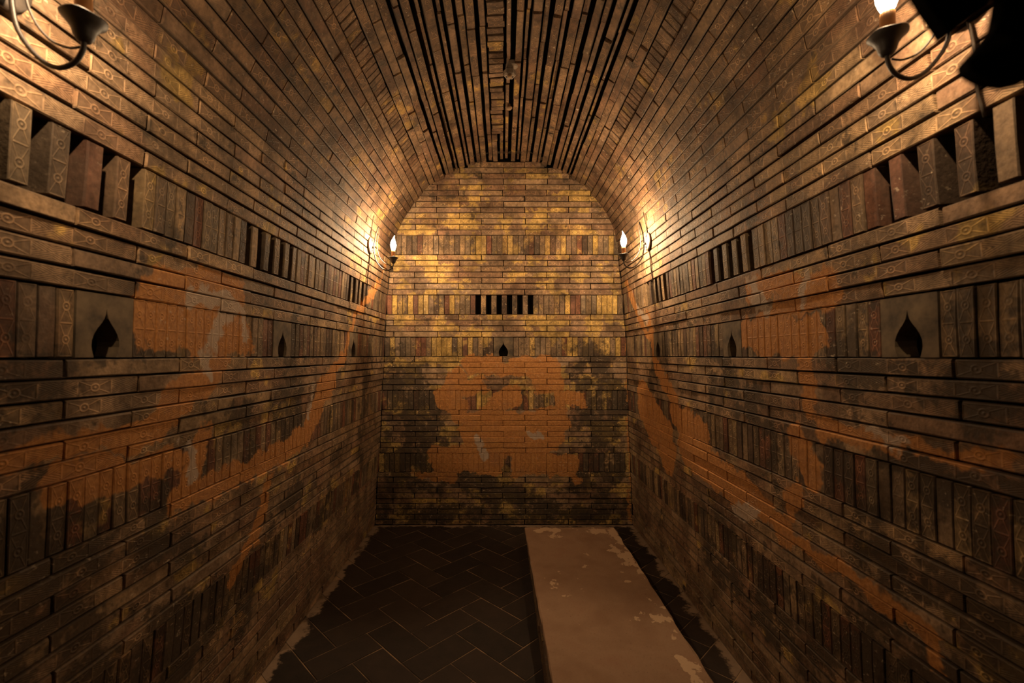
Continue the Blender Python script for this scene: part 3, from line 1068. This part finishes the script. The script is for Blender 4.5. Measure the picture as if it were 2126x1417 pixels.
def bulb_mat():
    mt = bpy.data.materials.new('lit_bulb_glass')
    mt.use_nodes = True
    nt = mt.node_tree; nt.nodes.clear()
    n = N(nt)
    out = n.new('ShaderNodeOutputMaterial'); ad = n.new('ShaderNodeAddShader')
    tr = n.new('ShaderNodeBsdfTransparent'); em = n.new('ShaderNodeEmission')
    em.inputs[0].default_value = (1.0, 0.86, 0.62, 1); em.inputs[1].default_value = 9.0
    nt.links.new(tr.outputs[0], ad.inputs[0]); nt.links.new(em.outputs[0], ad.inputs[1]); nt.links.new(ad.outputs[0], out.inputs[0])
    mt.cycles.emission_sampling = 'NONE'
    return mt
M_BULB = bulb_mat()

OUTER = [(0.066, 0.137), (0.052, 0.095), (0.040, 0.046), (0.034, -0.010), (0.036, -0.060), (0.049, -0.112), (0.085, -0.160), (0.122, -0.181), (0.155, -0.172), (0.172, -0.148), (0.174, -0.128)]
INNER = [(0.066, 0.137), (0.070, 0.100), (0.060, 0.046), (0.057, -0.026), (0.074, -0.084), (0.105, -0.124), (0.140, -0.141), (0.166, -0.140)]

def sconce(side, z, hplate, label, watts, plate_mat):
    sg = 1 if side == 'left' else -1
    hp = hplate + EYE
    xw = x_at(side, hp)
    root = bpy.data.objects.new('candle_sconce', None)
    COL.objects.link(root)
    root.matrix_world = Matrix.Translation((xw, z, hp)) @ (Matrix.Identity(4) if sg == 1 else Matrix.Rotation(math.pi, 4, 'Z'))
    root['label'] = label; root['category'] = 'wall lamp'; root['kind'] = 'thing'; root['group'] = 'lit candle sconces on the side walls'
    # wall plate, slightly domed, with screws
    bm = bmesh.new()
    lathe_bm(bm, [(0.056, 0.004), (0.060, 0.008), (0.060, 0.014), (0.050, 0.018), (0.030, 0.020), (0.006, 0.021)], (0, 0, 0), 28, 'X')
    pl = bm_obj('wall_plate', bm, plate_mat, root, True)
    for hz in (-0.036, 0.036):
        bm = bmesh.new()
        lathe_bm(bm, [(0.006, 0.016), (0.006, 0.021), (0.003, 0.0225)], (0, 0, hz), 10, 'X')
        bm_obj('screw', bm, M_DARK, pl)
    bm = bmesh.new()
    tube_bm(bm, [(0.012, 0, -0.012), (0.026, 0, -0.014), (0.038, 0, -0.016)], 0.0075, 8)
    bm_obj('stub', bm, M_IRON, root, True)
    bm = bmesh.new()
    tube_bm(bm, smooth_path(OUTER), 0.0046, 8)
    bm_obj('arm', bm, M_IRON, root, True)
    bm = bmesh.new()
    tube_bm(bm, [p + Vector((0, 0.002, 0)) for p in smooth_path(INNER)], 0.0024, 6)
    bm_obj('arm_brace', bm, M_IRON, root, True)
    bm = bmesh.new()
    lathe_bm(bm, [(0.007, -0.132), (0.011, -0.130), (0.016, -0.122), (0.019, -0.110), (0.027, -0.098), (0.036, -0.089), (0.0365, -0.086),
                  (0.034, -0.086), (0.024, -0.096), (0.010, -0.100)], (0.174, 0, 0), 24, 'Z', lambda r, a: 0.0016 * math.sin(4 * a) * (r > 0.03))
    bm_obj('drip_cup', bm, M_IRON, root, True)
    bm = bmesh.new()
    lathe_bm(bm, [(0.0135, -0.099), (0.0140, -0.097), (0.0138, -0.060), (0.0135, -0.040), (0.011, -0.036)], (0.174, 0, 0), 16)
    bm_obj('candle_sleeve', bm, M_WAX, root, True)
    bm = bmesh.new()
    lathe_bm(bm, [(0.0105, -0.036), (0.0150, -0.027), (0.0205, -0.010), (0.0220, 0.005), (0.0190, 0.022), (0.0125, 0.040), (0.0065, 0.054), (0.0032, 0.066), (0.0012, 0.074)],
             (0.174, 0, 0), 16, 'Z', None, lambda zz: 0.0 if zz < 0.03 else (zz - 0.03) ** 2 * 5)
    bm_obj('bulb', bm, M_BULB, root, True)
    li = bpy.data.lights.new('filament', 'POINT')
    li.energy = watts; li.color = BULB_COL; li.shadow_soft_size = 0.009
    lo = bpy.data.objects.new('filament', li); COL.objects.link(lo)
    lo.parent = root; lo.location = (0.174, 0, 0.006)
    # flex running down and up the brick face
    bm = bmesh.new()
    def on_wall(h, dz):
        return (sg * (x_at(side, hp + h) - xw) + 0.0055, dz, h)
    path = []
    hb = hpx(616) - hp
    for i in range(9):
        h = -0.055 + (hb + 0.055) * i / 8
        path.append(on_wall(h, 0.004 * math.sin(i * 0.9) + 0.0015 * i))
    tube_bm(bm, path, 0.0032, 6)
    bm_obj('flex', bm, M_CORD, root, True)
    bm = bmesh.new()
    path = [on_wall(0.055 + 0.155 * i / 6, -0.0045 * i) for i in range(7)]
    tube_bm(bm, path, 0.0028, 6)
    bm_obj('flex', bm, M_CORD, root, True)
    return root

sconce('left', 3.32, 0.803, 'lit candle sconce on the left wall, close to the back wall', BULB_W_BACK, M_PLATE)
sconce('right', 3.136, 0.785, 'lit candle sconce on the right wall, close to the back wall', BULB_W_BACK, M_PLATE)
sconce('left', 0.876, 0.735, 'candle sconce at the near end of the left wall, bulb out of view', BULB_W_FRONT, M_IRON)
sconce('right', 0.983, 0.779, 'lit candle sconce at the near end of the right wall, amber sleeve visible', BULB_W_FRONT, M_IRON)

# ------------------------------------------------------------------ small fixtures under the crown
crown = PROF['left'][-1][1]
def hang(name, label, cat, px, py, drop):
    h = crown - drop
    z = F * (h - EYE) / (VY - py)
    x = (px - VX) * z / F
    o = bpy.data.objects.new(name, None)
    COL.objects.link(o)
    o.location = (x, z, crown)
    o['label'] = label; o['category'] = cat; o['kind'] = 'thing'
    return o
s1 = hang('ceiling_sensor', 'dusty six-sided sensor with holes hanging under the vault crown', 'sensor', 1058, 157, 0.075)
bm = bmesh.new()
lathe_bm(bm, [(0.030, 0.012), (0.030, -0.010), (0.024, -0.014)], (0.018, 0.02, 0), 20)
bm_obj('mount', bm, M_SENSOR, s1, False)
bm = bmesh.new()
lathe_bm(bm, [(0.022, -0.010), (0.024, -0.040), (0.037, -0.050), (0.037, -0.074), (0.031, -0.080)], (0, 0, 0), 6)
hd = bm_obj('sensor_head', bm, M_SENSOR, s1)
for k in range(3):
    bm = bmesh.new()
    lathe_bm(bm, [(0.0055, -0.0785), (0.0055, -0.0812), (0.003, -0.0815)], ((k - 1) * 0.017, 0.004, 0), 10)
    bm_obj('hole', bm, M_DARK, hd)
bm = bmesh.new()
lathe_bm(bm, [(0.012, -0.078), (0.014, -0.084), (0.013, -0.092), (0.006, -0.096)], (0, -0.016, 0), 14)
bm_obj('sensor_tip', bm, M_GROUT, s1, True)
s2 = hang('round_sensor', 'small pale round sensor under the vault crown, beyond the bigger one', 'sensor', 1057, 226, 0.02)
bm = bmesh.new()
lathe_bm(bm, [(0.010, 0.012), (0.012, -0.004), (0.020, -0.009), (0.021, -0.016), (0.013, -0.024), (0.004, -0.026)], (0, 0, 0), 16)
bm_obj('knob_body', bm, M_GROUT, s2, True)

# ------------------------------------------------------------------ unidentified dark shape, near right, built as two lobes on a stem
zb = 0.30
def near(px, py):
    return ((px - VX) * zb / F, (VY - py) * zb / F + EYE)
br = bpy.data.objects.new('dark_shape', None)
COL.objects.link(br)
bx, bz = 0.55, near(2090, -40)[1]
br.location = (bx, zb, bz)
br['label'] = 'unidentified black shape with two broad lobes, blurred in the top right corner'
br['category'] = 'bracket'; br['kind'] = 'thing'  # placeholder category; the shape is unidentified
def lobe(poly, tilt):
    bm = bmesh.new()
    P = [near(*p) for p in poly]
    cx = sum(p[0] for p in P) / len(P); cz = sum(p[1] for p in P) / len(P)
    fr = [bm.verts.new((x - bx, -0.004 + tilt * (x - cx), z - bz)) for x, z in P]
    bk = [bm.verts.new((x - bx, 0.004 + tilt * (x - cx), z - bz)) for x, z in P]
    cf = bm.verts.new((cx - bx, -0.014, cz - bz)); cb = bm.verts.new((cx - bx, 0.012, cz - bz))
    n = len(P)
    for i in range(n):
        j = (i + 1) % n
        bm.faces.new((fr[i], fr[j], cf)); bm.faces.new((bk[j], bk[i], cb)); bm.faces.new((fr[i], bk[i], bk[j], fr[j]))
    return bm_obj('lobe', bm, M_BLACK, br)
lobe([(1850, -60), (1868, -12), (1900, 28), (1930, 58), (1954, 84), (1966, 76), (1992, 54), (2020, 34), (2056, 8), (2080, -30), (2070, -90), (1960, -110)], 0.2)
lobe([(2078, -30), (2072, 20), (2066, 56), (2040, 92), (2014, 122), (2016, 142), (2034, 158), (2058, 172), (2090, 180), (2116, 176), (2150, 160), (2190, 110), (2195, 40), (2150, -40)], -0.2)
bm = bmesh.new()
tube_bm(bm, [(-0.235, 0.012, 0.012), (-0.18, 0.014, 0.024), (-0.09, 0.01, 0.03), (0.0, 0.0, 0.03), (0.40, 0, 0.03)], 0.006, 8)
bm_obj('stem', bm, M_IRON, br, True)
